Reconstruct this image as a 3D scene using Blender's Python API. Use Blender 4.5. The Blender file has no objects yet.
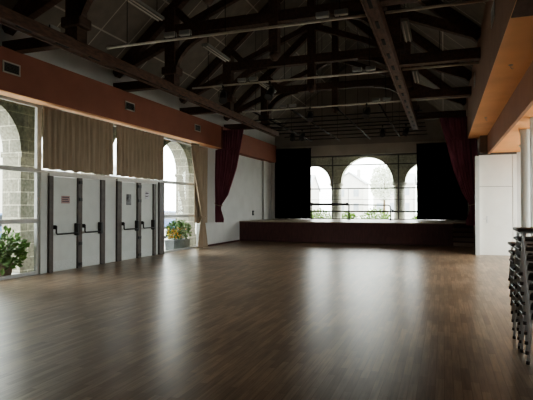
import bpy, bmesh, math, random
from mathutils import Vector, Matrix
random.seed(7)
C = bpy.context.scene.collection
PI = math.pi

# ------------------------------------------------------------------ materials
def mat(name, col, rough=.6, var=.12, scale=6., metal=0., bump=0., spec=.5, stretch=(1,1,1)):
    m = bpy.data.materials.new(name); m.use_nodes = True
    nt = m.node_tree; N = nt.nodes; L = nt.links
    b = N['Principled BSDF']
    b.inputs['Roughness'].default_value = rough
    b.inputs['Metallic'].default_value = metal
    b.inputs['Specular IOR Level'].default_value = spec
    tc = N.new('ShaderNodeTexCoord'); mp = N.new('ShaderNodeMapping')
    mp.inputs['Scale'].default_value = stretch
    L.new(tc.outputs['Object'], mp.inputs['Vector'])
    nz = N.new('ShaderNodeTexNoise'); nz.inputs['Scale'].default_value = scale
    nz.inputs['Detail'].default_value = 5
    L.new(mp.outputs['Vector'], nz.inputs['Vector'])
    cr = N.new('ShaderNodeValToRGB')
    lo = [max(0, c*(1-var)) for c in col]; hi = [min(1, c*(1+var)) for c in col]
    cr.color_ramp.elements[0].position = .3; cr.color_ramp.elements[1].position = .7
    cr.color_ramp.elements[0].color = (*lo, 1); cr.color_ramp.elements[1].color = (*hi, 1)
    L.new(nz.outputs['Fac'], cr.inputs['Fac'])
    L.new(cr.outputs['Color'], b.inputs['Base Color'])
    if bump:
        bp = N.new('ShaderNodeBump'); bp.inputs['Strength'].default_value = bump
        bp.inputs['Distance'].default_value = .02
        L.new(nz.outputs['Fac'], bp.inputs['Height']); L.new(bp.outputs['Normal'], b.inputs['Normal'])
    return m

def brick_mat(name, c1, c2, mortar, bw, bh, rough, plane, msize=.012, offset=.5, nscale=9., nvar=.35, bump=.3, spec=.5):
    """plane: which two object axes carry the courses, e.g. 'yz'."""
    m = bpy.data.materials.new(name); m.use_nodes = True
    nt = m.node_tree; N = nt.nodes; L = nt.links; b = N['Principled BSDF']
    b.inputs['Roughness'].default_value = rough; b.inputs['Specular IOR Level'].default_value = spec
    tc = N.new('ShaderNodeTexCoord'); sp = N.new('ShaderNodeSeparateXYZ'); cb = N.new('ShaderNodeCombineXYZ')
    L.new(tc.outputs['Object'], sp.inputs[0])
    if len(plane) == 3:      # sum of two horizontal axes, so both faces of a wall carry joints
        ad = N.new('ShaderNodeMath'); ad.operation = 'ADD'
        L.new(sp.outputs['X'], ad.inputs[0]); L.new(sp.outputs['Y'], ad.inputs[1])
        L.new(ad.outputs[0], cb.inputs['X'])
    else:
        L.new(sp.outputs[plane[0].upper()], cb.inputs['X'])
    L.new(sp.outputs[plane[-1].upper()], cb.inputs['Y'])
    br = N.new('ShaderNodeTexBrick'); br.offset = offset
    br.inputs['Color1'].default_value = (*c1, 1); br.inputs['Color2'].default_value = (*c2, 1)
    br.inputs['Mortar'].default_value = (*mortar, 1); br.inputs['Scale'].default_value = 1
    br.inputs['Mortar Size'].default_value = msize; br.inputs['Brick Width'].default_value = bw
    br.inputs['Row Height'].default_value = bh; br.inputs['Bias'].default_value = 0
    L.new(cb.outputs[0], br.inputs['Vector'])
    nz = N.new('ShaderNodeTexNoise'); nz.inputs['Scale'].default_value = nscale; nz.inputs['Detail'].default_value = 6
    L.new(tc.outputs['Object'], nz.inputs['Vector'])
    mr = N.new('ShaderNodeMapRange'); mr.inputs['From Min'].default_value = .25; mr.inputs['From Max'].default_value = .75
    mr.inputs['To Min'].default_value = 1-nvar; mr.inputs['To Max'].default_value = 1+nvar
    L.new(nz.outputs['Fac'], mr.inputs['Value'])
    mx = N.new('ShaderNodeVectorMath'); mx.operation = 'SCALE'
    L.new(br.outputs['Color'], mx.inputs[0]); L.new(mr.outputs[0], mx.inputs['Scale'])
    L.new(mx.outputs[0], b.inputs['Base Color'])
    if bump:
        bp = N.new('ShaderNodeBump'); bp.inputs['Strength'].default_value = bump; bp.inputs['Distance'].default_value = .01
        bp.invert = True
        L.new(br.outputs['Fac'], bp.inputs['Height']); L.new(bp.outputs['Normal'], b.inputs['Normal'])
    return m

def floor_mat():
    m = bpy.data.materials.new('parquet'); m.use_nodes = True
    nt = m.node_tree; N = nt.nodes; L = nt.links; b = N['Principled BSDF']
    tc = N.new('ShaderNodeTexCoord'); sp = N.new('ShaderNodeSeparateXYZ'); cb = N.new('ShaderNodeCombineXYZ')
    L.new(tc.outputs['Object'], sp.inputs[0]); L.new(sp.outputs['Y'], cb.inputs['X']); L.new(sp.outputs['X'], cb.inputs['Y'])
    br = N.new('ShaderNodeTexBrick'); br.offset = .37; br.offset_frequency = 2
    br.inputs['Color1'].default_value = (.240,.172,.118,1); br.inputs['Color2'].default_value = (.385,.282,.195,1)
    br.inputs['Mortar'].default_value = (.20,.135,.09,1); br.inputs['Scale'].default_value = 1
    br.inputs['Mortar Size'].default_value = .0022; br.inputs['Brick Width'].default_value = .62; br.inputs['Row Height'].default_value = .075
    L.new(cb.outputs[0], br.inputs['Vector'])
    mp = N.new('ShaderNodeMapping'); mp.inputs['Scale'].default_value = (26, 1.6, 1)
    L.new(tc.outputs['Object'], mp.inputs['Vector'])
    nz = N.new('ShaderNodeTexNoise'); nz.inputs['Scale'].default_value = 1.4; nz.inputs['Detail'].default_value = 6
    L.new(mp.outputs[0], nz.inputs['Vector'])
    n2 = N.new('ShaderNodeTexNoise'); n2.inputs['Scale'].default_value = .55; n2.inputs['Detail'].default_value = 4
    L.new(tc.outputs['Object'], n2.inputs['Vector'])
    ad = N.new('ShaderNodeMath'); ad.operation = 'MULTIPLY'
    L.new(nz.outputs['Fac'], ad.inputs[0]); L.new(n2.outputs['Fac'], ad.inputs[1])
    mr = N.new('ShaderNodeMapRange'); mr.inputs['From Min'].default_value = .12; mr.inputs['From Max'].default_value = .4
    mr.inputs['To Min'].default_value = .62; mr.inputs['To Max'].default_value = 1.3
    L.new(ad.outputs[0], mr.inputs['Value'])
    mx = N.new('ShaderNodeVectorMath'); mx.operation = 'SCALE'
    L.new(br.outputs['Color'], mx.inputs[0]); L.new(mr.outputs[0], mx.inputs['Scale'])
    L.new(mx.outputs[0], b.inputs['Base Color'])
    m2 = N.new('ShaderNodeMapRange'); m2.inputs['From Min'].default_value = .3; m2.inputs['From Max'].default_value = .7
    m2.inputs['To Min'].default_value = FLOOR_R[0]; m2.inputs['To Max'].default_value = FLOOR_R[1]
    L.new(nz.outputs['Fac'], m2.inputs['Value']); L.new(m2.outputs[0], b.inputs['Roughness'])
    bp = N.new('ShaderNodeBump'); bp.inputs['Strength'].default_value = .04; bp.inputs['Distance'].default_value = .001; bp.invert = True
    L.new(br.outputs['Fac'], bp.inputs['Height']); L.new(bp.outputs['Normal'], b.inputs['Normal'])
    b.inputs['Specular IOR Level'].default_value = .42
    return m
FLOOR_R = (.31, .37)

def glass_mat():
    m = bpy.data.materials.new('window_glass'); m.use_nodes = True
    nt = m.node_tree; N = nt.nodes; L = nt.links
    N.remove(N['Principled BSDF']); out = N['Material Output']
    t = N.new('ShaderNodeBsdfTransparent'); g = N.new('ShaderNodeBsdfGlossy'); mx = N.new('ShaderNodeMixShader')
    nz = N.new('ShaderNodeTexNoise'); nz.inputs['Scale'].default_value = 2
    cr = N.new('ShaderNodeValToRGB')
    cr.color_ramp.elements[0].color = (.90,.93,.91,1); cr.color_ramp.elements[1].color = (.95,.97,.95,1)
    L.new(nz.outputs['Fac'], cr.inputs[0]); L.new(cr.outputs[0], t.inputs['Color'])
    g.inputs['Roughness'].default_value = .02; g.inputs['Color'].default_value = (.9,.9,.9,1)
    lw = N.new('ShaderNodeLayerWeight'); lw.inputs['Blend'].default_value = .5
    pw = N.new('ShaderNodeMath'); pw.operation = 'POWER'; pw.inputs[1].default_value = 4.5
    L.new(lw.outputs['Facing'], pw.inputs[0])
    fr = N.new('ShaderNodeMath'); fr.operation = 'MULTIPLY_ADD'; fr.inputs[1].default_value = .6; fr.inputs[2].default_value = .03
    L.new(pw.outputs[0], fr.inputs[0])
    L.new(fr.outputs[0], mx.inputs[0]); L.new(t.outputs[0], mx.inputs[1]); L.new(g.outputs[0], mx.inputs[2])
    L.new(mx.outputs[0], out.inputs['Surface'])
    return m

M = {
 'floor': floor_mat(),
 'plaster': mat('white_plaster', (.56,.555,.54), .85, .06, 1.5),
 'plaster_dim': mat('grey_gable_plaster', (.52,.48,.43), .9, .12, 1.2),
 'stagewall': mat('brown_stage_wall', (.22,.16,.125), .85, .1, 2),
 'terra': mat('terracotta_paint', (.27,.10,.065), .75, .08, 2),
 'terra_r': mat('terracotta_paint_right', (.34,.165,.10), .75, .10, 1.3),
 'brown_r': mat('brown_bulkhead_paint', (.27,.155,.105), .8, .08, 2),
 'soffit_r': mat('orange_soffit_paint_and_glow', (.92,.52,.29), .75, .12, .9),
 'stone_b': brick_mat('pale_granite_blocks', (.62,.60,.50), (.50,.48,.41), (.70,.67,.58), .62, .33, .9, 'xyz', .012, .5, 14., .3, .5),
 'orange': mat('orange_ceiling_paint', (.82,.38,.15), .8, .06, 1.5),
 'roof': brick_mat('roof_panels', (.170,.150,.130), (.200,.177,.152), (.43,.39,.345), 1.2, 1.2, .9, 'yx', .018, 0., 3., .15, 0.),
 'timber': mat('dark_timber', (.085,.050,.036), .75, .35, 5, stretch=(3,1,3)),
 'rail': mat('reddish_timber', (.105,.055,.036), .7, .45, 5, stretch=(4,1,4)),
 'stone': brick_mat('granite_blocks', (.29,.275,.215), (.19,.185,.15), (.50,.47,.38), .62, .33, .9, 'xyz', .012, .5, 14., .4, .5),
 'stone_shade': brick_mat('granite_painted_shade', (.15,.15,.10), (.10,.10,.075), (.20,.20,.14), .62, .33, .95, 'xyz', .012, .5, 9., .45, .4),
 'frame': mat('grey_steel_frame', (.46,.46,.45), .45, .1, 8),
 'dframe': mat('dark_brown_frame', (.085,.068,.060), .5, .2, 8),
 'bframe': mat('dark_grey_window_bar', (.09,.085,.08), .5, .15, 8),
 'leaf': mat('white_door_paint', (.56,.58,.56), .5, .04, 4),
 'kick': mat('brushed_kick_plate', (.58,.60,.59), .35, .08, 20),
 'bar': mat('black_push_bar', (.02,.018,.018), .35, .2, 10),
 'beige': mat('beige_curtain', (.34,.265,.195), .9, .12, 5, stretch=(4,4,.5)),
 'red': mat('crimson_velvet', (.19,.066,.090), .95, .3, 4, stretch=(4,4,.4), spec=.1),
 'black': mat('black_stage_cloth', (.006,.006,.007), .95, .3, 4, stretch=(4,4,.4), spec=.1),
 'skirt': mat('dark_red_skirt', (.070,.028,.026), .8, .25, 3, stretch=(6,1,1)),
 'deck': mat('stage_boards', (.34,.27,.21), .32, .2, 4, stretch=(6,1,1)),
 'wdoor': mat('white_annex_door', (.80,.79,.75), .5, .03, 3),
 'metal': mat('satin_metal', (.62,.62,.62), .3, .1, 12, metal=1.),
 'chrome': mat('chrome_tube', (.80,.81,.83), .33, .1, 20, metal=.4),
 'seat': mat('black_seat_vinyl', (.060,.048,.045), .42, .25, 14),
 'vent': mat('grey_vent_paint', (.50,.46,.42), .6, .08, 10),
 'hole': mat('dark_hollow', (.012,.012,.012), .9, .2, 10),
 'pipe': mat('pale_lighting_pipe', (.56,.52,.45), .5, .12, 10),
 'dpipe': mat('dark_grid_pipe', (.012,.011,.011), .9, .2, 10),
 'flood': mat('pale_floodlight_housing', (.42,.40,.36), .5, .08, 10),
 'lens': mat('floodlight_glass', (.34,.35,.34), .12, .1, 10),
 'can': mat('black_spotlight', (.010,.010,.011), .45, .2, 12),
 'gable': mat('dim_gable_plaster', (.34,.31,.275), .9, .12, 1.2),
 'spotlens': mat('dull_spot_lens', (.05,.05,.055), .25, .1, 10),
 'tube': mat('pale_light_housing', (.19,.195,.18), .7, .06, 8),
 'paper_pink': mat('pink_paper', (.40,.27,.27), .8, .15, 40),
 'paper_grey': mat('grey_photo_paper', (.22,.22,.23), .8, .8, 5),
 'paper_white': mat('pale_paper', (.52,.52,.56), .8, .45, 26),
 'ink': mat('dark_ink', (.08,.07,.09), .8, .3, 30),
 'ground': mat('pale_paving', (.46,.45,.42), .9, .12, 2.5),
 'house': mat('pale_render', (.58,.56,.53), .9, .06, 1.0),
 'slate': mat('grey_slate', (.46,.47,.49), .7, .15, 5),
 'hwin': mat('dull_window', (.30,.33,.36), .25, .1, 4),
 'green': mat('green_foliage', (.10,.20,.045), .55, .5, 9),
 'green2': mat('light_green_foliage', (.22,.34,.08), .6, .45, 7),
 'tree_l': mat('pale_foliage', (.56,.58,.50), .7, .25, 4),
 'stem': mat('brown_stem', (.10,.07,.04), .8, .2, 12),
 'flower': mat('orange_flower', (.85,.30,.05), .6, .4, 18),
 'flower_y': mat('yellow_flower', (.85,.62,.10), .6, .2, 18),
 'pot': mat('grey_planter', (.22,.24,.25), .7, .12, 8),
 'potb': mat('brown_pot', (.20,.15,.11), .8, .2, 8),
 'blue': mat('blue_car_paint', (.10,.19,.42), .3, .06, 5),
 'tyre': mat('black_tyre', (.015,.015,.015), .8, .2, 15),
 'cglass': mat('car_window', (.05,.06,.08), .1, .1, 5),
 'glass': glass_mat(),
}

# ------------------------------------------------------------------ mesh helpers
class MB:
    def __init__(s): s.bm = bmesh.new()
    def box(s, x0, x1, y0, y1, z0, z1):
        v = [s.bm.verts.new(p) for p in ((x0,y0,z0),(x1,y0,z0),(x1,y1,z0),(x0,y1,z0),(x0,y0,z1),(x1,y0,z1),(x1,y1,z1),(x0,y1,z1))]
        for f in ((0,3,2,1),(4,5,6,7),(0,1,5,4),(1,2,6,5),(2,3,7,6),(3,0,4,7)): s.bm.faces.new([v[i] for i in f])
        return s
    def rbox(s, x0, x1, y0, y1, z0, z1, r=.01, seg=2):
        b = bmesh.new(); t = MB.__new__(MB); t.bm = b; t.box(x0,x1,y0,y1,z0,z1)
        bmesh.ops.bevel(b, geom=b.edges[:], offset=r, segments=seg, affect='EDGES', profile=.5)
        s.merge(b); return s
    def merge(s, b):
        me = bpy.data.meshes.new('tmp'); b.to_mesh(me); b.free(); s.bm.from_mesh(me); bpy.data.meshes.remove(me)
    def bar(s, p0, p1, w, h, up=(0,0,1)):
        """a timber of width w (sideways) and height h (along up) from p0 to p1"""
        p0 = Vector(p0); p1 = Vector(p1); d = (p1-p0).normalized(); up = Vector(up)
        sd = d.cross(up)
        if sd.length < 1e-4: sd = d.cross(Vector((0,1,0)))
        sd.normalize(); u = sd.cross(d).normalized()
        q = [p + sd*(a*w/2) + u*(b*h/2) for p in (p0,p1) for a,b in ((-1,-1),(1,-1),(1,1),(-1,1))]
        v = [s.bm.verts.new(x) for x in q]
        for f in ((3,2,1,0),(4,5,6,7),(0,1,5,4),(1,2,6,5),(2,3,7,6),(3,0,4,7)): s.bm.faces.new([v[i] for i in f])
        return s
    def tube(s, pts, r, n=8, cap=True):
        pts = [Vector(p) for p in pts]; rings = []; prev = None
        for i, p in enumerate(pts):
            a = pts[max(i-1,0)]; b = pts[min(i+1,len(pts)-1)]; d = (b-a).normalized()
            if prev is None:
                ref = Vector((0,0,1)) if abs(d.z) < .9 else Vector((1,0,0)); sd = d.cross(ref).normalized()
            else:
                sd = (prev - d*prev.dot(d)).normalized()
            prev = sd; u = d.cross(sd)
            rr = r[i] if isinstance(r, (list,tuple)) else r
            rings.append([s.bm.verts.new(p + sd*(rr*math.cos(2*PI*k/n)) + u*(rr*math.sin(2*PI*k/n))) for k in range(n)])
        for a, b in zip(rings, rings[1:]):
            for k in range(n):
                f = s.bm.faces.new((a[k], a[(k+1)%n], b[(k+1)%n], b[k])); f.smooth = True
        if cap:
            s.bm.faces.new(rings[0][::-1]); s.bm.faces.new(rings[-1])
        return s
    def lathe(s, prof, c=(0,0,0), n=16, axis=(0,0,1)):
        """prof: list of (r, t) along axis through c"""
        ax = Vector(axis).normalized(); ref = Vector((1,0,0)) if abs(ax.x) < .9 else Vector((0,1,0))
        a = ax.cross(ref).normalized(); b = ax.cross(a); c = Vector(c); rings = []
        for r, t in prof:
            rings.append([s.bm.verts.new(c + ax*t + a*(r*math.cos(2*PI*k/n)) + b*(r*math.sin(2*PI*k/n))) for k in range(n)])
        for p, q in zip(rings, rings[1:]):
            for k in range(n):
                f = s.bm.faces.new((p[k], p[(k+1)%n], q[(k+1)%n], q[k])); f.smooth = True
        s.bm.faces.new(rings[0][::-1]); s.bm.faces.new(rings[-1]); return s
    def prism(s, poly, axis, a0, a1):
        """poly in the two other axes; extruded along axis from a0 to a1"""
        def P(u, v, a): return {'x':(a,u,v),'y':(u,a,v),'z':(u,v,a)}[axis]
        A = [s.bm.verts.new(P(u,v,a0)) for u,v in poly]; B = [s.bm.verts.new(P(u,v,a1)) for u,v in poly]
        n = len(poly)
        s.bm.faces.new(A); s.bm.faces.new(B[::-1])
        for k in range(n): s.bm.faces.new((A[k], B[k], B[(k+1)%n], A[(k+1)%n]))
        return s
    def arches(s, axis, a0, a1, lo, hi, arcs, zb, zt, seg=18):
        """pierced wall: openings arcs=[(centre, R, spring)] along the running coordinate; thickness a0..a1 on `axis`"""
        edges = [lo]
        for c, R, sp in arcs: edges += [c-R, c+R]
        edges.append(hi)
        for i in range(0, len(edges), 2):
            if edges[i+1] - edges[i] > 1e-3:
                
                zs = arcs[0][2]
                s.prism([(edges[i],zb),(edges[i+1],zb),(edges[i+1],zs),(edges[i],zs)], axis, a0, a1)
                s.prism([(edges[i],zs),(edges[i+1],zs),(edges[i+1],zt),(edges[i],zt)], axis, a0, a1)
        for c, R, sp in arcs:
            for k in range(seg):
                t0 = PI*k/seg; t1 = PI*(k+1)/seg
                p0 = (c-R*math.cos(t0), sp+R*math.sin(t0)); p1 = (c-R*math.cos(t1), sp+R*math.sin(t1))
                s.prism([p0, p1, (p1[0],zt), (p0[0],zt)], axis, a0, a1)
        return s
    def build(s, name, m, parent=None, loc=None):
        bmesh.ops.recalc_face_normals(s.bm, faces=s.bm.faces[:])
        me = bpy.data.meshes.new(name); s.bm.to_mesh(me); s.bm.free()
        me.materials.append(M[m] if isinstance(m, str) else m)
        o = bpy.data.objects.new(name, me); C.objects.link(o)
        if parent: o.parent = parent
        if loc: o.location = loc
        return o

def tag(o, label=None, cat=None, group=None, kind=None):
    if label: o['label'] = label
    if cat: o['category'] = cat
    if group: o['group'] = group
    if kind: o['kind'] = kind
    return o
def empty(name, loc=(0,0,0), rz=0):
    o = bpy.data.objects.new(name, None); C.objects.link(o); o.location = loc; o.rotation_euler = (0,0,rz)
    o.empty_display_size = .1
    return o
def thing(name, label, cat, loc=(0,0,0), rz=0, group=None):
    return tag(empty(name, loc, rz), label, cat, group)
def struct(name, label, cat, mb=None, m=None):
    o = mb.build(name, m) if mb else empty(name)
    return tag(o, label, cat, None, 'structure')
def dup(root, loc=None, rz=None, label=None, group=None):
    r = root.copy(); C.objects.link(r)
    if loc is not None: r.location = loc
    if rz is not None: r.rotation_euler = (0,0,rz)
    if label: r['label'] = label
    if group: r['group'] = group
    for ch in list(root.children):
        c = ch.copy(); C.objects.link(c); c.parent = r
        for g in list(ch.children):
            d = g.copy(); C.objects.link(d); d.parent = c
    return r

# ------------------------------------------------------------------ key dimensions
XL, XR = -9.06, 1.17            # hall side walls
XC = -4.125                     # ridge line
YB, YS, YN = 27.0, 21.7, -5.0   # back wall, stage front, wall behind the camera
BAND, BR = -8.70, .81           # inner faces of the two bulkheads
def roof_z(x): return 5.65 + .87*(min(x, 2*XC-x) - XL)

# ------------------------------------------------------------------ setting
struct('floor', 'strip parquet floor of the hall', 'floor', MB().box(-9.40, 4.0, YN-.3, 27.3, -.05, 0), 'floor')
w = MB()
w.box(-9.36, XL, YN, 7.0, 0, 4.05); w.box(-9.36, XL, 17.98, YB, 0, 4.05); w.box(-9.36, XL, YN, YB, 4.05, 5.62)
struct('wall_left', 'white plaster wall of the hall on the left', 'wall', w, 'plaster')
w = MB(); w.box(XR, XR+.3, 18.22, YB, 0, 5.7)
struct('wall_right', 'dark brown side wall of the stage on the right', 'wall', w, 'stagewall')
w = MB()
w.box(-9.36, -8.2, YB, YB+.3, -.05, 4.42); w.box(.5, 5.0, YB, YB+.3, -.05, 4.42); w.box(-8.2, .5, YB, YB+.3, -.05, .92)
struct('wall_back', 'plaster wall around the windows behind the stage', 'wall', w, 'plaster')
w = MB(); w.box(-9.36, 1.5, YB-.02, YB+.3, 4.42, 4.98)
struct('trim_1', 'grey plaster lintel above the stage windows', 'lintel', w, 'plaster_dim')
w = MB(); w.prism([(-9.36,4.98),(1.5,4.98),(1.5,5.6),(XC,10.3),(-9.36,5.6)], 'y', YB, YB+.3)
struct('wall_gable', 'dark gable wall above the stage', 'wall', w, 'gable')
w = MB(); w.box(-9.36, 1.6, YN-.3, YN, 0, 4.1).box(1.6, 3.6, YN-.3, YN, 0, .9).box(1.6, 3.6, YN-.3, YN, 2.9, 4.1).box(3.6, 6.2, YN-.3, YN, 0, 4.1); w.prism([(-9.36,4.1),(6.2,4.1),(1.5,5.6),(XC,10.3),(-9.36,5.6)], 'y', YN-.3, YN)
struct('wall_front', 'plaster wall behind the viewpoint', 'wall', w, 'plaster')
w = MB()
for s in (1, -1):
    xo = XL-.8 if s == 1 else 2*XC-XL+1.6
    w.prism([(xo, roof_z(xo)), (XC, roof_z(XC)), (XC, roof_z(XC)+.2), (xo, roof_z(xo)+.2)], 'y', YN-.3, YB+.3)
struct('ceiling', 'sloping panelled roof lining of the hall', 'ceiling', w, 'roof')
# bulkheads
b2 = struct('trim_2', 'terracotta bulkhead along the left wall above the doors', 'bulkhead',
       MB().box(XL-.02, BAND, YN, 18.94, 4.05, 4.97).box(XL-.02, BAND, 19.08, 26.2, 4.05, 4.97), 'terra')
MB().box(XL+.002, BAND+.002, YN, 18.94, 4.035, 4.05).build('soffit', 'soffit_r', b2)  # outdoor light on this underside is put into its orange colour
b3 = struct('trim_3', 'terracotta bulkhead along the right side of the hall', 'bulkhead',
       MB().box(BR, 1.46, YN, 18.9, 4.02, 5.75).box(BR, 1.46, 19.1, YB, 4.02, 5.75), 'brown_r')
MB().box(BR+.002, 1.39, YN, 18.9, 4.0, 4.02).box(BR+.002, 1.39, 19.1, YB, 4.0, 4.02).build('soffit', 'soffit_r', b3)
MB().box(1.39, 1.46, YN, 18.22, 3.36, 4.02).build('down_stand', 'terra_r', b3)
MB().box(BR+.004, 1.389, YN, 6.95, 3.985, 4.0).build('dark_panel', 'timber', b3)
struct('ceiling_annex', 'orange ceiling of the side aisle on the right', 'ceiling', MB().box(1.46, 4.2, YN, 18.5, 3.40, 3.55), 'orange')
w = MB(); 
for a, b in ((YN,9.0),(11.0,11.4),(14.4,14.8),(17.7,18.5)): w.box(3.7, 4.0, a, b, 0, 3.42)
w.box(3.7,4.0,9.0,17.7,0,.12); w.box(3.7,4.0,9.0,17.7,3.25,3.42)
struct('wall_annex', 'white outer wall of the side aisle', 'wall', w, 'plaster')
k = 20
for a, b in ((9.0,11.0),(11.4,14.4),(14.8,17.7)):
    f = MB().box(3.78,3.86,a,b,.12,.18).box(3.78,3.86,a,b,3.19,3.25)
    for y in (a+.03,(a+b)/2,b-.03): f.box(3.78,3.86,y-.03,y+.03,.18,3.19)
    o = struct('window_%d' % k, 'window in the outer wall of the side aisle', 'window', f, 'frame'); k += 1
    MB().box(3.81,3.82,a,b,.14,3.23).build('pane', 'glass', o)
f = MB().box(1.6,3.6,YN-.2,YN-.12,.9,.96).box(1.6,3.6,YN-.2,YN-.12,2.84,2.9)
for x in (1.63,2.6,3.57): f.box(x-.03,x+.03,YN-.2,YN-.12,.96,2.84)
o = struct('window_30', 'added fill window behind the viewpoint at the end of the side aisle', 'window', f, 'frame')  # unseen window, added to throw light on the chair stacks
MB().box(1.62,3.58,YN-.165,YN-.155,.92,2.88).build('pane', 'glass', o)  # pane of the added fill window
# annex end wall with its door
w = MB(); w.box(2.26, 3.7, 18.14, 18.3, 0, 3.42)
struct('wall_end', 'white end wall of the side aisle beside the door', 'wall', w, 'plaster')
struct('trim_4', 'white edge post of the door partition', 'post', MB().box(1.0, 1.125, 18.02, 18.30, 0, 3.30), 'leaf')
d3 = struct('door_3', 'white door with a fixed white panel above in the aisle end wall', 'door')
MB().box(1.13, 2.13, 18.14, 18.19, .004, 2.272).build('door_leaf', 'wdoor', d3)
MB().box(1.13, 2.13, 18.14, 18.19, 2.285, 3.33).build('over_panel', 'wdoor', d3)
MB().box(1.125, 2.15, 18.195, 18.22, .004, 3.34).build('backing', 'bframe', d3)
MB().box(2.14, 2.26, 18.13, 18.21, 0, 3.34).build('side_post', 'wdoor', d3)
MB().box(1.125, 2.26, 18.10, 18.30, 3.33, 3.41).build('head_rail', 'bframe', d3)
h = MB().rbox(1.34, 1.38, 18.128, 18.142, 1.07, 1.30, .006).build('handle_plate', 'metal', d3)
MB().tube([(1.36,18.13,1.2),(1.36,18.08,1.2),(1.24,18.075,1.2)], .010, 8).build('lever', 'metal', h)
# columns on the right
def column(name, x, y, r, zt, lab):
    c = MB().lathe([(r*1.5,0),(r*1.5,.06),(r*1.2,.09),(r,.12),(r*.97,zt-.12),(r*1.15,zt-.06),(r*1.15,zt)], (0,0,0), 24).build(name, 'leaf', None, (x,y,0))
    return tag(c, lab, 'column', None, 'structure')
column('column', 1.82, 12.95, .127, 3.41, 'round white column in the side aisle right of the white door')
struct('trim_5', 'white square post under the right bulkhead', 'post', MB().box(1.66, 1.80, 11.2, 11.35, 0, 3.41), 'leaf')
# left stage pilaster, wainscot, skirtings
struct('trim_6', 'pale pilaster on the left stage wall', 'pilaster', MB().box(XL-.01, XL+.10, 24.9, 25.6, .94, 4.05).box(XL-.01, XL+.18, 26.3, 26.52, .94, 4.9), 'plaster')
struct('trim_7', 'pale wainscot along the left wall before the stage', 'wainscot', MB().box(XL-.01, XL+.035, 18.2, 21.7, 0, .95), 'plaster')
struct('baseboard_left', 'dark skirting board on the left wall before the stage', 'baseboard', MB().box(XL-.01, XL+.05, 18.2, 21.7, 0, .07), 'skirt')

# ------------------------------------------------------------------ left glazing
def glazing(name, label, y0, y1, z0, z1, bars_z, bars_y, x=XL-.10, pane=True):
    f = MB().box(x-.04, x+.04, y0, y0+.07, z0, z1).box(x-.04, x+.04, y1-.07, y1, z0, z1)
    f.box(x-.04, x+.04, y0+.07, y1-.07, z0, z0+.07).box(x-.04, x+.04, y0+.07, y1-.07, z1-.07, z1)
    for z in bars_z: f.box(x-.035, x+.035, y0+.07, y1-.07, z-.05, z+.05)
    for y in bars_y: f.box(x-.034, x+.034, y-.03, y+.03, z0+.07, z1-.07)
    o = struct(name, label, 'window', f, 'frame')
    MB().box(x-.004, x+.004, y0+.05, y1-.05, z0+.05, z1-.05).build('pane', 'glass', o)
    return o
glazing('window_1', 'tall glazed bay on the left before the doors', 7.0, 9.46, 0, 4.05, (1.27, 2.47), ())
glazing('window_2', 'tall glazed bay between the doors and the stage', 14.98, 17.98, 0, 4.05, (1.27, 2.47), ())
glazing('window_3', 'glazed strip above the double doors', 9.46, 14.98, 2.43, 4.05, (), (10.75, 12.05, 13.5))

# ------------------------------------------------------------------ double doors
def double_door(name, label, y0, leaves, y1):
    r = struct(name, label, 'door')
    x = XL
    p = MB()
    posts = [(y0, leaves[0][0]-.012), (leaves[0][1]+.012, leaves[1][0]-.012), (leaves[1][1]+.012, y1)]
    for a, b in posts: MB().box(x-.09, x+.05, a, b, 0, 2.36).build('post', 'dframe', r)
    MB().box(x-.09, x+.05, y0, y1, 2.36, 2.43).build('head_rail', 'frame', r)
    for i, (a, b) in enumerate(leaves):
        lf = MB().rbox(x-.045, x+.005, a, b, .003, 2.352, .003).build('leaf', 'leaf', r)
        MB().rbox(x+.004, x+.012, a+.03, b-.03, .03, .26, .003).build('kick_plate', 'kick', lf)
        bb = MB()
        bb.tube([(x+.10,a+.035,1.13),(x+.10,a+.035,.96),(x+.10,a+.06,.93),(x+.10,b-.09,.93),(x+.10,b-.06,.95),(x+.10,b-.045,1.05)], .020, 8)
        bb.rbox(x+.003, x+.13, b-.085, b-.01, .86, 1.18, .012)
        bb.rbox(x+.003, x+.10, a+.015, a+.05, 1.05, 1.15, .008)
        bb.build('push_bar', 'bar', lf)
    mid = posts[1]
    hw = MB()
    for z in (.06, .60, 1.75, 2.2): hw.rbox(x+.05, x+.075, mid[0]+.02, mid[1]-.02, z, z+.09, .006)
    hw.build('latch', 'bar', r)
    return r
double_door('door_1', 'white double fire door nearest the tall left window', 9.68, ((9.82,10.68),(10.86,11.62)), 11.80)
double_door('door_2', 'white double fire door nearest the stage', 12.36, ((12.58,13.38),(13.60,14.30)), 14.45)
struct('trim_8', 'white fixed panels between and beside the double doors', 'panel',
       MB().box(XL-.06, XL-.01, 9.46, 9.68, 0, 2.43).box(XL-.06, XL-.01, 11.80, 12.36, 0, 2.43).box(XL-.06, XL-.01, 14.45, 14.66, 0, 2.43), 'leaf')
struct('trim_9', 'dark post at the end of the door screen', 'post', MB().box(XL-.09, XL+.05, 14.66, 14.98, 0, 2.43), 'dframe')

def notice(name, label, y0, y1, z0, z1, m, rows, ink=True):
    o = tag(MB().box(XL+.006, XL+.010, y0, y1, z0, z1).build(name, m), label, 'notice')
    if rows:
        t = MB(); h = (z1-z0)/(rows*2+1)
        for i in range(rows):
            zz = z1-h*(2*i+1.6); t.box(XL+.0102, XL+.0112, y0+.03, y1-.03-.04*(i%2), zz, zz+h*.7)
        t.build('print', 'ink' if ink else 'paper_pink', o)
    return o
notice('paper_notice', 'pink paper notice taped to the first white door leaf', 10.12, 10.42, 1.69, 1.88, 'paper_pink', 3)
notice('photo_notice', 'grey picture sheet taped to the third white door leaf', 12.85, 13.10, 1.66, 1.99, 'paper_grey', 0)
notice('paper_notice', 'small pale notice taped to the fourth white door leaf', 13.85, 14.08, 1.86, 2.10, 'paper_white', 2)

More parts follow.
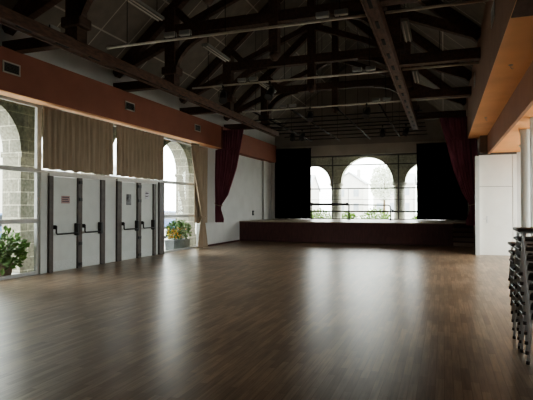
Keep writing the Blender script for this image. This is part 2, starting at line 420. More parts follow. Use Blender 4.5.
# ------------------------------------------------------------------ back windows
xs0, xs1, yb = -8.2, .5, YB+.12
f = MB()
for z, t in ((.95,.06),(1.36,.085),(2.0,.022),(2.60,.06),(3.88,.06),(4.38,.08)): f.box(xs0, xs1, yb-.03, yb+.03, z-t/2, z+t/2)
for x, t in ((-8.16,.06),(-5.74,.06),(-2.23,.06),(.46,.06),(-4.88,.022)): f.box(x-t/2, x+t/2, yb-.028, yb+.028, .95, 2.6 if t < .03 else 4.38)
o = struct('window_4', 'wide glazed screen behind the stage', 'window', f, 'bframe')
MB().box(xs0, xs1, yb-.004, yb+.004, .95, 4.4).build('pane', 'glass', o)

# ------------------------------------------------------------------ outdoor arcades
arc = [(c, 1.15, 3.03) for c in (5.70, 8.63, 11.56, 14.485, 17.41, 20.34)]
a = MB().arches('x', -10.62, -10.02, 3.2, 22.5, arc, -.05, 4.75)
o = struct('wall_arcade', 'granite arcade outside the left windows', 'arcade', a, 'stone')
o.data.materials.append(M['stone_shade'])
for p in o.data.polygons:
    if p.normal.x > .9: p.material_index = 1       # shade of the covered walk painted into the hall-side face, spandrels only
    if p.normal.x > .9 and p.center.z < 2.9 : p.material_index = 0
a = MB()
for c in (4.235, 7.165, 10.095, 13.02, 15.95, 18.875): a.box(-10.66, -9.97, c-.34, c+.34, 2.86, 3.0); a.box(-10.66, -9.97, c-.37, c+.37, -.05, .45)
struct('trim_10', 'granite impost and plinth blocks on the left arcade', 'impost', a, 'stone')
struct('ceiling_arcade', 'covered walk soffit outside the left windows', 'ceiling', MB().box(-10.9, -9.36, 3.0, 22.6, 4.75, 4.95), 'stagewall')
arcb = [(-6.98,1.0,2.92), (-3.955,1.405,2.92), (-.93,1.0,2.92)]
a = MB()
# upper pierced wall sits on round columns
for c, R, sp in arcb:
    for k in range(20):
        t0 = PI*k/20; t1 = PI*(k+1)/20
        p0 = (c-R*math.cos(t0), sp+R*math.sin(t0)); p1 = (c-R*math.cos(t1), sp+R*math.sin(t1))
        a.prism([p0, p1, (p1[0],4.75), (p0[0],4.75)], 'y', 27.55, 28.05)
for x0, x1 in ((-5.98,-5.36),(-2.55,-1.93)): a.box(x0, x1, 27.55, 28.05, 2.92, 4.75)
for x0, x1 in ((-9.4,-7.98),(.07,1.5)): a.box(x0, x1, 27.55, 28.05, -.05, 4.75)
struct('wall_stone', 'granite arches outside the stage windows', 'arcade', a, 'stone_b')
for i, x in enumerate((-5.67, -2.24)):
    c = struct('column_%d' % (i+1), 'round granite column outside the stage windows, %s' % ('left one' if i == 0 else 'right one'), 'column')
    MB().lathe([(.40,-.05),(.40,.25),(.32,.35),(.295,.5),(.285,2.62)], (x,27.8,0), 20).build('shaft', 'stone_b', c)
    MB().lathe([(.285,2.62),(.32,2.66),(.30,2.70),(.40,2.84),(.40,2.92)], (x,27.8,0), 20).build('capital', 'stone_b', c)
struct('ceiling_porch', 'covered walk soffit outside the stage windows', 'ceiling', MB().box(-9.5, 1.6, 27.3, 28.3, 4.75, 4.95), 'plaster_dim')
g = MB().box(-70, -9.40, -30, 130, -.12, -.05).box(-9.40, 45, 27.3, 130, -.12, -.05)  .box(4.0, 45, -30, 27.3, -.12, -.05)
struct('ground', 'pale paved ground outdoors', 'ground', g, 'ground')

# ------------------------------------------------------------------ stage
st = thing('stage', 'low stage with a dark red front and pale boarded top under the back windows', 'stage', (XL, YS, 0))
st.location = (0,0,0)
MB().box(XL+.005, .36, YS+.02, YB-.01, .02, .90).build('skirt', 'skirt', st)
MB().box(XL+.005, .36, YS-.02, YB-.005, .90, .94).build('deck', 'deck', st)
MB().box(.36, XR-.005, 22.75, YB-.01, .02, .90).build('side_skirt', 'skirt', st)
MB().box(.36, XR-.005, 22.72, YB-.005, .90, .94).build('side_deck', 'deck', st)
ss = thing('stage_steps', 'dark wooden steps up to the stage beside the right wall', 'steps', (.37, 21.72, 0))
for i in range(4):
    MB().box(0, .78, .25*i, 1.0, .19*i+.001, .19*i+.155).build('riser', 'stagewall', ss)
    MB().box(-.0, .78, .25*i-.02, 1.0, .19*i+.155, .19*i+.188).build('tread', 'skirt', ss)

# ------------------------------------------------------------------ curtains
def curtain(name, m, base, along, prof, pleats, amp, parent=None, nx=None, nz=40, seed=1, thick=.012):
    """cloth hanging in a plane; prof=[(z, a0, a1)] from top to bottom, a measured along `along` from base"""
    rnd = random.Random(seed); nx = nx or pleats*8
    al = Vector((*along,0)).normalized(); pr = Vector((-al.y, al.x, 0)); b = Vector((*base,0))
    ph = [rnd.uniform(-.5,.5) for _ in range(pleats+2)]
    bm = bmesh.new(); rows = []
    zt, zb = prof[0][0], prof[-1][0]
    w0 = max(p[2]-p[1] for p in prof)
    for j in range(nz+1):
        z = zt + (zb-zt)*j/nz
        for p, q in zip(prof, prof[1:]):
            if q[0] <= z+1e-9 <= p[0]+1e-6 or q is prof[-1]:
                t = (p[0]-z)/(p[0]-q[0]) if p[0] != q[0] else 0
                a0 = p[1]+(q[1]-p[1])*t; a1 = p[2]+(q[2]-p[2])*t; break
        row = []
        fr = max(.35, (a1-a0)/w0)
        for i in range(nx+1):
            t = i/nx
            s = t*pleats
            off = amp*math.sin(2*PI*s + ph[int(s)]*1.2) * (.75+.25*math.sin(3.1*s+1.7)) * (.7+.3*fr)
            off += .25*amp*math.sin(2*PI*s*2.3 + 2*z)
            row.append(bm.verts.new(b + al*(a0+(a1-a0)*t) + pr*off + Vector((0,0,z + (0 if j < nz else .012*math.sin(2*PI*s*.5))))))
        rows.append(row)
    for r0, r1 in zip(rows, rows[1:]):
        for i in range(nx):
            f = bm.faces.new((r0[i], r0[i+1], r1[i+1], r1[i])); f.smooth = True
    me = bpy.data.meshes.new(name); bm.to_mesh(me); bm.free(); me.materials.append(M[m])
    o = bpy.data.objects.new(name, me); C.objects.link(o)
    md = o.modifiers.new('thick', 'SOLIDIFY'); md.thickness = thick; md.offset = 0
    if parent: o.parent = parent
    return o

def valance(label, y0, y1, seed):
    r = thing('valance_curtain', label, 'curtain', (-8.87, y0, 0), 0, 'beige curtains above the doors')
    curtain('cloth', 'beige', (0,0), (0,1), [(3.97,0,y1-y0),(2.50,0,y1-y0)], 13, .034, r, seed=seed)
    MB().tube([(0,-.02,3.985),(0,y1-y0+.02,3.985)], .014, 8).build('curtain_rod', 'metal', r)
    return r
valance('beige pleated curtain hung above the first double door, by the tall window', 9.30, 11.95, 3)
valance('beige pleated curtain hung above the second double door, nearer the stage', 12.13, 14.66, 5)
r = thing('tied_curtain', 'long beige curtain tied back beside the glazed bay nearest the stage', 'curtain', (-8.77, 16.4, 0))
curtain('cloth', 'beige', (0,0), (0,1), [(3.97,.05,.60),(3.4,.16,.68),(2.4,.50,.92),(1.6,.78,1.06),(1.22,.90,1.08),(1.0,.84,1.12),(.5,.68,1.28),(.03,.60,1.38)], 4, .045, r, nx=56, nz=60, seed=8)
MB().tube([(-.09,.90,1.24),(0,.85,1.23),(.08,.90,1.22),(.09,1.0,1.21),(.07,1.10,1.22),(-.09,1.12,1.26)], .022, 8).build('tie_back', 'beige', r)
MB().tube([(0,-.05,3.985),(0,.75,3.985)], .014, 8).build('curtain_rod', 'metal', r)
r = thing('straight_curtain', 'short straight beige curtain hanging behind the tied one', 'curtain', (-8.97, 17.05, 0))
curtain('cloth', 'beige', (0,0), (0,1), [(3.97,0,1.15),(.98,.05,1.12)], 6, .02, r, seed=9)
MB().tube([(0,-.03,3.985),(0,1.2,3.985)], .014, 8).build('curtain_rod', 'metal', r)

Yc = 19.0
r = thing('stage_curtain', 'crimson stage curtain tied back against the left wall', 'curtain', (0,Yc,0), 0, 'crimson curtains before the stage')
curtain('cloth', 'red', (0,0), (1,0), [(4.80,-8.66,-7.72),(4.03,-8.66,-7.86),(3.98,-9.0,-7.87),(3.2,-9.0,-8.04),(2.1,-9.0,-8.42),(1.68,-8.99,-8.72),(1.5,-9.0,-8.74),(1.1,-9.0,-8.60),(.96,-9.0,-8.62)], 8, .045, r, nz=70, seed=11)
MB().tube([(-9.03,.02,1.76),(-8.95,-.08,1.70),(-8.80,-.08,1.66),(-8.69,-.02,1.64),(-8.70,.07,1.66),(-8.9,.08,1.70),(-9.03,.05,1.76)], .016, 8).build('tie_back', 'beige', r)
r = thing('stage_curtain', 'crimson stage curtain tied back at the right, behind the white door partition', 'curtain', (0,Yc,0), 0, 'crimson curtains before the stage')
curtain('cloth', 'red', (0,0), (1,0), [(4.80,-.13,.79),(4.05,.06,.79),(4.02,.07,1.13),(2.9,.34,1.13),(2.1,.62,1.13),(1.68,.86,1.12),(1.5,.88,1.12),(1.1,.74,1.13),(.96,.76,1.13)], 8, .045, r, nz=70, seed=12)
MB().tube([(1.15,.02,1.76),(1.07,-.08,1.72),(.95,-.08,1.68),(.83,-.02,1.65),(.84,.07,1.66),(1.0,.08,1.70),(1.15,.05,1.76)], .016, 8).build('tie_back', 'beige', r)
for x0, x1, lab, sd in ((-8.95,-6.84,'black stage drape covering the left end of the back windows',21), (-1.29,1.12,'black stage drape covering the right end of the back windows',22)):
    r = thing('black_drape', lab, 'curtain', (0,26.62,0), 0, 'black drapes at the back of the stage')
    curtain('cloth', 'black', (0,0), (1,0), [(4.80,x0,x1),(.965,x0,x1)], 11, .05, r, seed=sd)
    MB().tube([(x0-.02,0,4.82),(x1+.02 if x1 < 1 else x1,0,4.82)], .02, 8).build('curtain_rod', 'dpipe', r)

# ------------------------------------------------------------------ roof timbers
def roof_truss(Y, label):
    t = thing('roof_truss', label, 'roof truss', (XC, Y, 0), 0, 'dark timber roof trusses')
    hw = XC-XL          # half span
    for s in (-1, 1):
        e = hw-.02 if s < 0 else BR-XC-.01
        rl = (lambda x: 5.50+.87*(hw-abs(x)))
        MB().bar((s*(e),0,rl(e)-.04),(s*.05,0,rl(.05)-.04),.20,.26).build('rafter','timber',t)
        MB().bar((s*3.03,0,5.0),(s*3.03,0,rl(3.03)),.30,.30,(0,1,0)).build('queen_post','timber',t)
        MB().bar((s*e,0,5.08),(s*3.03,0,5.08),.22,.24).build('hammer_beam','timber',t)
        MB().bar((s*(e),0,5.50),(s*3.03,0,6.28),.18,.22).build('outer_strut','timber',t)
        MB().bar((s*2.95,0,7.15),(s*2.35,0,6.55),.16,.20).build('short_strut','timber',t)
        MB().bar((s*2.6,0,6.62),(s*.1,0,7.62),.15,.18).build('inner_strut','timber',t)
        # curved brace from queen post to collar
        pts = [(s*(3.03-1.45*(1-math.cos(a))),0,5.15+1.28*math.sin(a)) for a in [k*PI/2/8 for k in range(9)]]
        b = MB()
        for p, q in zip(pts, pts[1:]):
            d = (Vector(q)-Vector(p)).normalized()*.03
            b.bar(Vector(p)-d, Vector(q)+d, .15, .20)
        b.build('arch_brace','timber',t)
        # large corbel block under the post
        MB().rbox(s*3.03-.24, s*3.03+.24, -.2, .2, 5.28, 5.50, .04).build('post_collar','timber',t)
    MB().bar((-3.03,0,6.52),(3.03,0,6.52),.24,.28).build('collar_beam','timber',t)
    kp = MB().bar((0,0,5.62),(0,0,5.50+.87*hw-.05),.24,.26,(0,1,0)).build('king_post','timber',t)
    MB().lathe([(.06,5.40),(.11,5.46),(.15,5.54),(.12,5.62)],(0,0,0),12).build('pendant','timber',kp)
    return t
TY = (8.4, 12.28, 16.16, 20.04)
TL = ('dark timber roof truss nearest the viewer', 'second dark timber roof truss, behind the nearest white lighting bar',
      'third dark timber roof truss, behind the second white lighting bar', 'dark timber roof truss furthest back, over the red stage curtains')
for y, l in zip(TY, TL): roof_truss(y, l)
def tie_rail(x, label):
    t = thing('timber_rail', label, 'beam', (x, 0, 0), 0, 'reddish timber rails')
    MB().box(-.09, .09, 1.0, 21.6, 4.84, 4.98).build('rail', 'rail', t)
    MB().box(-.115, -.09, 1.0, 21.6, 4.80, 5.02).build('side_board', 'rail', t)
    MB().box(.09, .115, 1.0, 21.6, 4.80, 5.02).build('side_board', 'rail', t)
    y = 3.0
    while y < 21: MB().box(-.03, .03, y, y+.34, 4.825, 4.842).build('slot', 'hole', t); y += .97
tie_rail(-7.16, 'long reddish timber rail under the left roof posts')
tie_rail(-1.09, 'long reddish timber rail under the right roof posts')

# ------------------------------------------------------------------ lighting bars and lamps
BY = (8.85, 12.68, 16.45)
BL = ('pale lighting bar nearest the viewer', 'second pale lighting bar from the viewer', 'third pale lighting bar, nearest the stage')
for y, l in zip(BY, BL):
    for x0, x1, side in ((-6.73,-1.24,'between the two reddish rails'), (-.94,.79,'short piece right of the right rail')):
        t = thing('lighting_bar', l + ', ' + side, 'lighting bar', (0,y,0), 0, 'pale lighting bars')
        MB().tube([(x0,0,4.98),(x1,0,4.98)], .026, 10).build('pipe', 'pipe', t)
        for x in ((x0+.5, (x0+x1)/2, x1-.5) if x1-x0 > 3 else ((x0+x1)/2,)): MB().tube([(x,0,5.0),(x,0,roof_z(x)+.05)], .007, 6).build('hanger', 'dpipe', t)
def make_flood():
    t = empty('floodlight')
    hb = MB().rbox(-.125,.125,-.05,.05,.035,.135,.012).build('housing','flood',t)
    MB().rbox(-.112,.112,-.058,-.048,.045,.125,.004).build('glass','lens',t)
    MB().box(-.128,-.120,-.015,.015,-.0,.13).box(.120,.128,-.015,.015,-.0,.13).box(-.128,.128,-.015,.015,-.0,.008).build('bracket','can',t)
    return t
fl0 = None
side = {-5.2:'far left',-4.86:'inner left',-2.05:'inner right',-1.71:'far right'}
for y, l in zip(BY, ('nearest', 'second', 'third')):
    for x in (-5.2,-4.86,-2.05,-1.71):
        lab = 'pale box floodlight on the %s lighting bar, %s of its four' % (l, side[x])
        if fl0 is None: fl0 = make_flood(); fl0.location = (x,y,5.0); o = fl0
        else: o = dup(fl0, (x,y,5.0))
        tag(o, lab, 'floodlight', 'floodlights on the lighting bars')
lab = 'pale box floodlight on the left reddish rail at the nearest truss'
tag(dup(fl0, (-7.22,7.85,5.02), PI/2), lab, 'floodlight', 'floodlights on the lighting bars')
def make_spot():
    t = empty('stage_spotlight')   # origin on the pipe
    MB().tube([(0,0,-.02),(0,0,-.12)], .012, 6).rbox(-.03,.03,-.03,.03,-.05,.035,.008).build('clamp','can',t)
    MB().tube([(-.12,0,-.30),(-.12,0,-.14),(-.09,0,-.115),(.09,0,-.115),(.12,0,-.14),(.12,0,-.30)], .010, 6).build('yoke','can',t)
    ax = Vector((0,-.62,-.78)).normalized(); c = Vector((0,.03,-.27))
    b = MB().lathe([(.05,-.19),(.085,-.15),(.10,-.05),(.105,.05),(.105,.13),(.118,.15),(.118,.19)], c, 14, ax).build('lamp_body','can',t)
    MB().lathe([(.095,.188),(.095,.195)], c, 14, ax).build('lens','spotlens',b)
    return t
SP = [(-5.77,12.68,4.955,.4,'left of two on the second lighting bar'),(-4.39,12.68,4.955,-.2,'right of two on the second lighting bar'),
      (-4.25,16.45,4.955,.2,'left of two on the third lighting bar'),(-2.35,16.45,4.955,-.3,'right of two on the third lighting bar'),
      (-6.35,21.4,5.02,.3,'leftmost of four over the stage front'),(-5.9,21.4,5.02,-.1,'second from left over the stage front'),
      (-2.4,21.4,5.02,.1,'third from left over the stage front'),(-1.45,21.4,5.02,-.4,'rightmost of four over the stage front')]
s0 = None
for x,y,z,rz,lab in SP:
    lab = 'black stage spotlight, ' + lab
    if s0 is None: s0 = make_spot(); s0.location = (x,y,z); s0.rotation_euler = (0,0,rz); o = s0
    else: o = dup(s0, (x,y,z), rz)
    tag(o, lab, 'spotlight', 'black stage spotlights')
# pipe grid over the stage
t = thing('stage_pipe_grid', 'dark pipe grid hanging over the stage', 'pipe grid')
for y in (18.6, 19.6, 20.6, 21.4, 22.4, 23.6, 24.8): MB().tube([(-7.4,y,5.05),(-.7,y,5.05)], .024, 8).build('pipe','dpipe',t)
for x in (-6.4,-5.0,-3.44,-1.99): MB().tube([(x,16.6,5.0),(x,25.2,5.0)], .03, 8).build('long_pipe','dpipe',t)
for x in (-6.4,-5.0,-3.44,-1.99):
    for y in (18.6,21.4,24.8): MB().tube([(x,y,5.0),(x,y,roof_z(x)+.05)], .008, 6).build('hanger','dpipe',t)
# fluorescent battens hung along the roof
def make_batten():
    t = empty('fluorescent_light')
    MB().rbox(-.10,.10,-.78,.78,0,.07,.012).build('housing','tube',t)
    MB().tube([(-.05,-.74,-.018),(-.05,.74,-.018)], .018, 8).tube([(.05,-.74,-.018),(.05,.74,-.018)], .018, 8).build('lamp_tube','vent',t)
    MB().tube([(0,-.6,.07),(0,-.6,2.0)], .006, 6).tube([(0,.6,.07),(0,.6,2.0)], .006, 6).build('hanger','dpipe',t)
    return t
b0 = None
for x, y, lab in ((-.86,12.95,'unlit fluorescent batten hung right of the right reddish rail, the nearer one'),(-.86,17.6,'unlit fluorescent batten hung right of the right reddish rail, the farther one'),
                  (-6.26,9.45,'unlit fluorescent batten hung near the left rail, nearest the viewer'),(-6.12,13.0,'unlit fluorescent batten hung near the left rail, second from the viewer'),(-6.12,17.4,'unlit fluorescent batten hung near the left rail, nearest the stage')):
    if b0 is None: b0 = make_batten(); b0.location = (x,y,6.0); o = b0
    else: o = dup(b0, (x,y,6.0))
    tag(o, lab, 'ceiling light', 'unlit fluorescent battens')
# ------------------------------------------------------------------ vents, switch, small fittings
def vent(name, label, loc, w, h, nrm, group):
    t = thing(name, label, 'vent', loc, 0, group)      # built facing +x or -x
    s = nrm
    def B(x0,x1,*r): return (min(s*x0,s*x1), max(s*x0,s*x1), *r)
    f = MB()
    f.box(*B(0,.02,-w/2,w/2,-h/2,-h/2+.028)).box(*B(0,.02,-w/2,w/2,h/2-.028,h/2)).box(*B(0,.02,-w/2,-w/2+.028,-h/2,h/2)).box(*B(0,.02,w/2-.028,w/2,-h/2,h/2))
    f.build('frame','vent',t)
    MB().box(*B(.001,.004,-w/2+.02,w/2-.02,-h/2+.02,h/2-.02)).build('backing','hole',t)
    n = 6; sl = MB()
    for i in range(n):
        z = -h/2+.03+(h-.06)*(i+.5)/n; sl.bar((s*.010,-w/2+.025,z),(s*.010,w/2-.025,z),.014,.004,(s*.4,0,.9))
    sl.build('slat','dframe',t)
    return t
for y, l in ((8.22,'nearest the viewer, above the tall window'),(12.5,'middle one, above the second beige curtain'),(16.8,'nearest the stage, above the glazed bay')):
    vent('vent_grille', 'square air grille on the left terracotta bulkhead, ' + l, (BAND, y, 4.56), .46, .25, 1, 'air grilles on the left bulkhead')
def vent_r(y, z, lab):
    t = thing('vent_grille', lab, 'vent', (BR, y, z), 0, 'air grilles on the right bulkhead')
    MB().box(-.012,0,-.3,.3,-.15,.15).build('frame','vent',t)
    sl = MB()
    for i in range(5): sl.box(-.015,-.010,-.26,.26,-.12+.05*i,-.095+.05*i)
    sl.build('slat','tube',t)
vent_r(9.25, 4.88, 'pale air grille on the right bulkhead, nearest the viewer')
vent_r(14.6, 5.03, 'pale air grille on the right bulkhead, farther from the viewer')
o = thing('wall_switch', 'dark switch box on the left wall at the stage corner', 'switch', (XL, 23.5, 1.3))
MB().rbox(0,.05,-.07,.07,-.12,.12,.01).build('box','can',o); MB().rbox(.05,.065,-.03,.03,-.03,.03,.004).build('button','vent',o)
for y, lab in ((9.3,'small pale hook under the right bulkhead, nearer the viewer'),(14.6,'small pale hook under the right bulkhead, nearer the stage')):
    o = thing('ceiling_hook', lab, 'hook', (1.08,y,4.0), 0, 'hooks under the right bulkhead')
    MB().lathe([(.035,0),(.035,-.012)],(0,0,0),12).build('plate','vent',o)
    MB().tube([(0,0,-.01),(0,0,-.05),(.02,0,-.075),(.04,0,-.06)],.006,6).build('hook','vent',o)
o = thing('smoke_detector', 'white round detector on the orange aisle ceiling above the white door', 'detector', (2.15,16.2,3.4))
MB().lathe([(.07,0),(.07,-.03),(.045,-.055)],(0,0,0),16).build('body','leaf',o); MB().lathe([(.02,-.055),(.015,-.075)],(0,0,0),10).build('sensor','leaf',o)
# dark handrail on the stage before the back windows
t = thing('stage_handrail', 'dark steel handrail standing on the stage before the back windows', 'handrail', (0,25.9,.94))
MB().tube([(-6.62,0,.80),(-4.72,0,.80)], .07, 10).build('rail','can',t)
MB().tube([(-4.72,0,.78),(-2.62,0,.75),(-2.55,0,.70),(-2.52,0,.55),(-2.35,0,.45)], .034, 8).build('thin_rail','can',t)
for x in (-6.62,-4.72): MB().lathe([(.05,.72),(.09,.77),(.09,.84),(.05,.89)],(x,0,0),12).build('knob','can',t)
for x in (-6.62,-4.62,-2.52): MB().tube([(x,0,0),(x,0,.75 if x < -3 else .6)], .03, 8).lathe([(.10,0),(.10,.02)],(x,0,0),12).build('post','can',t)

# ------------------------------------------------------------------ stacked chairs
def make_chair():
    """faces -x; origin on the floor under the front edge, centre line"""
    t = empty('stacking_chair'); hw = .215
    st_ = MB()
    b = bmesh.new(); q = MB.__new__(MB); q.bm = b; q.box(.0,.42,-.205,.205,.438,.472)
    bmesh.ops.bevel(b, geom=b.edges[:], offset=.0165, segments=3, affect='EDGES', profile=.5)
    for v in b.verts: v.co.z += .05*((v.co.x-.2)**2)*4 - .02*(1-abs(v.co.y)/.2)*(.5)
    for f in b.faces: f.smooth = True
    st_.merge(b); st_.build('seat','seat',t)
    bk = MB()
    b = bmesh.new(); q = MB.__new__(MB); q.bm = b
    q.box(.0,.03,-.20,.20,0,.20)
    bmesh.ops.subdivide_edges(b, edges=[e for e in b.edges if abs(e.verts[0].co.y-e.verts[1].co.y) > .1], cuts=6)
    bmesh.ops.bevel(b, geom=[e for e in b.edges if e.calc_face_angle(0) > .8], offset=.012, segments=2, affect='EDGES', profile=.5)
    for v in b.verts: v.co.x += .50 + .22*v.co.z - 1.0*(v.co.y**2); v.co.z += .66
    for f in b.faces: f.smooth = True
    bk.merge(b); bk.build('backrest','seat',t)
    for s in (-1,1):
        lg = MB().tube([(.075,s*(hw-.01),.445),(.055,s*hw,.40),(.028,s*(hw+.012),.02)], .0155, 8).build('leg','chrome',t)
        MB().tube([(.029,s*(hw+.012),.035),(.027,s*(hw+.012),.0)], .0185, 8).build('foot_cap','seat',lg)
        lg = MB().tube([(.38,s*(hw-.01),.445),(.41,s*hw,.40),(.50,s*(hw+.012),.02)], .0155, 8).build('leg','chrome',t)
        MB().tube([(.497,s*(hw+.012),.035),(.503,s*(hw+.012),.0)], .0185, 8).build('foot_cap','seat',lg)
    MB().tube([(.045,-hw+.01,.43),(.045,hw-.01,.43)], .011, 8).tube([(.38,-hw+.01,.43),(.38,hw-.01,.43)], .011, 8)\
        .tube([(.03,-hw+.012,.437),(.40,-hw+.012,.437)], .011, 8).tube([(.03,hw-.012,.437),(.40,hw-.012,.437)], .011, 8).build('seat_frame','chrome',t)
    MB().tube([(.39,-hw+.04,.44),(.45,-hw+.04,.48),(.50,-hw+.045,.66),(.53,-hw+.05,.84)], .011, 8).tube([(.39,hw-.04,.44),(.45,hw-.04,.48),(.50,hw-.045,.66),(.53,hw-.05,.84)], .011, 8).build('back_frame','chrome',t)
    return t
ORD = ['bottom','second','third','fourth','fifth','sixth','seventh','eighth','ninth','tenth']
c0 = None
for y, n, nm, gr in ((5.93,10,'taller nearer stack','chairs in the taller stack'),(6.53,8,'lower farther stack','chairs in the lower stack')):
    for k in range(n):
        loc = (.775-.0065*k, y, .10*k)
        pos = 'bottom' if k == 0 else ('topmost' if k == n-1 else ORD[k]+' from the bottom')
        lab = 'black and chrome stacking chair, %s in the %s' % (pos, nm)
        if c0 is None: c0 = make_chair(); c0.location = loc; o = c0
        else: o = dup(c0, loc)
        tag(o, lab, 'chair', gr)

# ------------------------------------------------------------------ plants outdoors
def foliage(mb, c, rx, ry, rz, n, size, rnd, flat=.2):
    for i in range(n):
        while True:
            p = Vector((rnd.uniform(-1,1),rnd.uniform(-1,1),rnd.uniform(-1,1)))
            if .25 < p.length < 1: break
        q = Vector((c[0]+p.x*rx, c[1]+p.y*ry, c[2]+p.z*rz))
        d = Vector((p.x+rnd.uniform(-.6,.6), p.y+rnd.uniform(-.6,.6), rnd.uniform(-.3,.8))).normalized()
        sd = d.cross(Vector((rnd.uniform(-1,1),rnd.uniform(-1,1),rnd.uniform(-1,1)))).normalized()
        L = size*rnd.uniform(.6,1.3); W = L*.32; n_ = d.cross(sd)*L*.1
        vs = [mb.bm.verts.new(x) for x in (q, q+d*L*.5+sd*W+n_, q+d*L, q+d*L*.5-sd*W+n_)]
        mb.bm.faces.new(vs)
rnd = random.Random(3)
def stems(mb, c, z0, n, r, zt):
    for i in range(n):
        a = rnd.uniform(0,2*PI); rr = rnd.uniform(.3,1)*r
        mb.tube([(c[0]+.15*rr*math.cos(a),c[1]+.15*rr*math.sin(a),z0),(c[0]+.6*rr*math.cos(a),c[1]+.6*rr*math.sin(a),(z0+zt)/2),(c[0]+rr*math.cos(a),c[1]+rr*math.sin(a),zt)], .008, 5)
t = thing('potted_plant', 'leafy green potted plant outside the tall left window', 'plant', (-9.55, 8.85, -.05))
MB().lathe([(.15,0),(.19,.3),(.21,.30),(.21,.35),(.18,.35)],(0,0,0),18).build('pot','potb',t)
s = MB(); stems(s,(0,0),.3,9,.28,.8); s.build('stem','stem',t)
f = MB(); foliage(f,(0,-.05,.64),.36,.60,.46,620,.15,rnd); f.build('foliage','green',t)
t = thing('flower_trough', 'grey trough of green plants with orange and yellow flowers outside the glazed bay', 'planter', (-9.55, 16.85, -.05))
MB().prism([(-.16,0),(.16,0),(.21,.42),(-.21,.42)],'y',-.62,.62).build('trough','pot',t)
f = MB(); foliage(f,(0,.05,.74),.30,.78,.42,900,.105,rnd); f.build('foliage','green',t)
for m, y0, y1, n, nm in (('flower',-.70,.25,34,'orange_blooms'),('flower_y',-.75,.0,34,'yellow_blooms')):
    f = MB()
    for i in range(n):
        c = (rnd.uniform(-.05,.27), rnd.uniform(y0,y1), rnd.uniform(.5,.9))
        f.lathe([(.004,-.02),(.038,0),(.030,.012),(.008,.016)],c,7,(rnd.uniform(.3,1),rnd.uniform(-.8,.1),rnd.uniform(0,.8)))
    f.build(nm,m,t)['kind'] = 'stuff'
BU = ((-6.9,28.95,.85,.45,1.5,'low green bush outside the left stage arch'),(-3.75,29.6,.85,.5,1.58,'green bush outside the centre of the middle stage arch'),
      (-5.25,29.3,.5,.35,1.35,'small green bush left in the middle stage arch'),(-1.15,28.95,.55,.45,1.25,'green bush outside the right stage arch'))
for x,y,rx,ry,h,lab in BU:
    t = thing('bush', lab, 'bush', (x,y,-.05), 0, 'bushes outside the back windows')
    s = MB(); stems(s,(0,0),0,8,rx*.6,h*.7); s.build('stem','stem',t)
    f = MB(); foliage(f,(0,0,h*.52),rx,ry,h*.5,900,.15,rnd); f.build('foliage','green2',t)

# ------------------------------------------------------------------ houses and cars outside
def house(x, y, w, d, h, rh, rz, label, nwin, gable=False):
    t = thing('house', label, 'house', (x,y,-.05), rz, 'houses outside')
    b = MB().box(-w/2,w/2,0,d,0,h)
    b.prism([(-w/2,h),(w/2,h),(0,h+rh)],'y',0,d) if gable else b.prism([(0,h),(d,h),(d/2,h+rh)],'x',-w/2,w/2)
    b.build('wall','house',t)
    rf = MB()
    if gable:
        for s in (-1,1): rf.prism([(s*(w/2+.3),h-.1),(0,h+rh+.1),(0,h+rh+.3),(s*(w/2+.3),h+.1)],'y',-.25,d+.25)
    else:
        for s,e in ((-.3,d/2),(d+.3,d/2)): rf.prism([(s,h-.1),(e,h+rh+.1),(e,h+rh+.3),(s,h+.1)],'x',-w/2-.2,w/2+.2)
    r = rf.build('roof','slate',t)
    MB().box(w*.2,w*.2+.6,d*.4,d*.4+.6,h+rh*.3,h+rh+.9).build('chimney','house',r)
    for i in range(nwin):
        for z in (1.0, 3.6):
            if z+1.3 > h: continue
            xx = -w/2 + w*(i+.5)/nwin
            f = MB().box(xx-.5,xx+.5,-.05,.02,z,z+1.35).build('window','hwin',t)
            MB().box(xx-.6,xx+.6,-.09,.0,z-.1,z).build('sill','house',f)
    return t
house(-17.0, 95, 5.5, 7, 6.2, 1.9, 0, 'pale gabled house seen through the middle stage arch, left one', 2, True)
house(-8.0, 86, 6.5, 8, 5.6, 1.6, 0, 'pale house with slate roof seen through the middle stage arch, right one', 3)
house(1.5, 84, 5.5, 7, 5.4, 2.6, 0, 'pale gabled house seen through the right stage arch', 2, True)
house(-26.5, 84, 9, 8, 4.6, 2.6, 0, 'pale house seen through the left stage arch', 3)
for x, y, h, r_, lab in ((-6.6,60,6.4,1.5,'pale leafy tree seen through the right half of the middle stage arch'),):
    t = thing('tree', lab, 'tree', (x,y,-.05))
    MB().tube([(0,0,0),(.05,0,h*.45),(.1,0,h*.8)], [.16,.12,.05], 8).build('trunk','stem',t)
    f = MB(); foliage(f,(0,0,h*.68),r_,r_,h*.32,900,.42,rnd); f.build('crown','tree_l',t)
house(-27, 35, 13, 8, 5.2, 3.0, PI/2, 'pale house with grey roof across the street from the glazed bay', 4)
house(-27, 16, 12, 8, 5.4, 3.0, PI/2, 'pale house with grey roof across the street from the tall window', 4)
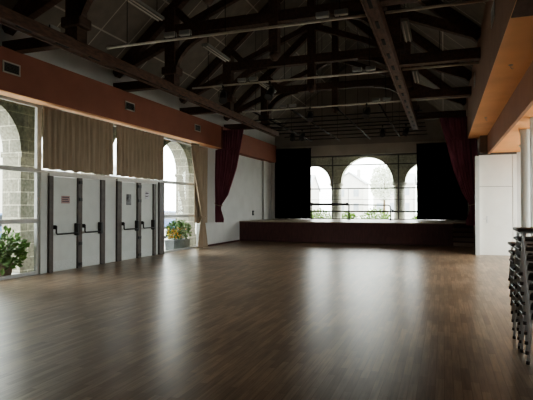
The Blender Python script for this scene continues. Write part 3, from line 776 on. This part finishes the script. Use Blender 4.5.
def make_car():
    t = empty('parked_car')
    b = bmesh.new(); q = MB.__new__(MB); q.bm = b
    q.prism([(-2.0,.35),(2.0,.35),(2.02,.72),(1.85,.86),(.95,.95),(.35,1.42),(-1.15,1.46),(-1.85,1.0),(-2.02,.9)],'y',-.82,.82)
    for v in b.verts:
        if v.co.z > 1.2: v.co.y *= .82
    bmesh.ops.bevel(b, geom=b.edges[:], offset=.05, segments=2, affect='EDGES', profile=.5)
    for f in b.faces: f.smooth = True
    m = MB(); m.merge(b); m.build('body','blue',t)
    for s in (-1,1):
        g = MB(); v = [g.bm.verts.new(p) for p in ((.80,s*.80,.98),(.32,s*.705,1.36),(-1.10,s*.70,1.38),(-1.55,s*.79,1.02))]; g.bm.faces.new(v); g.build('side_window','cglass',t)
    g = MB(); v = [g.bm.verts.new(p) for p in ((.99,-.66,.98),(.99,.66,.98),(.47,.58,1.36),(.47,-.58,1.36))]; g.bm.faces.new(v); g.build('windscreen','cglass',t)
    for x in (-1.25,1.25):
        for s in (-1,1):
            wl = MB().lathe([(.2,-.1),(.31,-.08),(.31,.08),(.2,.1)],(x,s*.74,.31),16,(0,1,0)).build('wheel','tyre',t)
            MB().lathe([(.19,-.11),(.19,.11)],(x,s*.74,.31),12,(0,1,0)).build('hubcap','metal',wl)
    return t
c = make_car(); c.location = (-14.4,13.6,-.05); c.rotation_euler = (0,0,PI/2); tag(c,'blue car parked outside the tall left window','car','blue parked cars')
dup(c,(-14.6,24.2,-.05),PI/2,'blue car parked outside the glazed bay nearest the stage')

# ------------------------------------------------------------------ light
W = bpy.data.worlds.new('overcast'); bpy.context.scene.world = W; W.use_nodes = True
nt = W.node_tree; bg = nt.nodes['Background']; bg.inputs['Strength'].default_value = 7.0
tc = nt.nodes.new('ShaderNodeTexCoord'); sp = nt.nodes.new('ShaderNodeSeparateXYZ'); cr = nt.nodes.new('ShaderNodeValToRGB')
nt.links.new(tc.outputs['Generated'], sp.inputs[0]); nt.links.new(sp.outputs['Z'], cr.inputs[0]); nt.links.new(cr.outputs[0], bg.inputs['Color'])
cr.color_ramp.elements[0].color = (.90,.91,.91,1); cr.color_ramp.elements[1].color = (.98,1.0,1.0,1)
def portal(name, loc, rot, sx, sy):
    l = bpy.data.lights.new(name,'AREA'); l.shape='RECTANGLE'; l.size=sx; l.size_y=sy; l.cycles.is_portal = True
    o = bpy.data.objects.new(name,l); C.objects.link(o); o.location = loc; o.rotation_euler = rot
portal('sky_portal',(-9.3,8.2,2.03),(0,-PI/2,0),4.0,2.5)     # faces +x
portal('sky_portal',(-9.3,16.5,2.03),(0,-PI/2,0),4.0,2.9)
portal('sky_portal',(-3.85,27.25,2.7),(-PI/2,0,0),8.6,3.4)   # faces -y
portal('sky_portal',(2.6,-5.25,1.9),(PI/2,0,0),1.9,1.9)       # faces +y
portal('sky_portal',(3.95,13.35,1.68),(0,PI/2,0),3.1,8.7)      # faces -x

# ------------------------------------------------------------------ camera
cam = bpy.data.cameras.new('camera'); co = bpy.data.objects.new('camera', cam); C.objects.link(co)
cam.sensor_width = 36; cam.lens = 500/533*36; cam.clip_end = 300
co.location = (0,0,1.6); co.rotation_euler = (PI/2+math.radians(.80), 0, math.radians(19.5))
sc = bpy.context.scene; sc.camera = co
sc.view_settings.view_transform = 'AgX'
sc.view_settings.look = 'AgX - Medium High Contrast'
sc.view_settings.exposure = .93
sc.cycles.max_bounces = 10; sc.cycles.diffuse_bounces = 6; sc.cycles.transparent_max_bounces = 12
sc.cycles.sample_clamp_indirect = 6; sc.cycles.caustics_reflective = False; sc.cycles.caustics_refractive = False
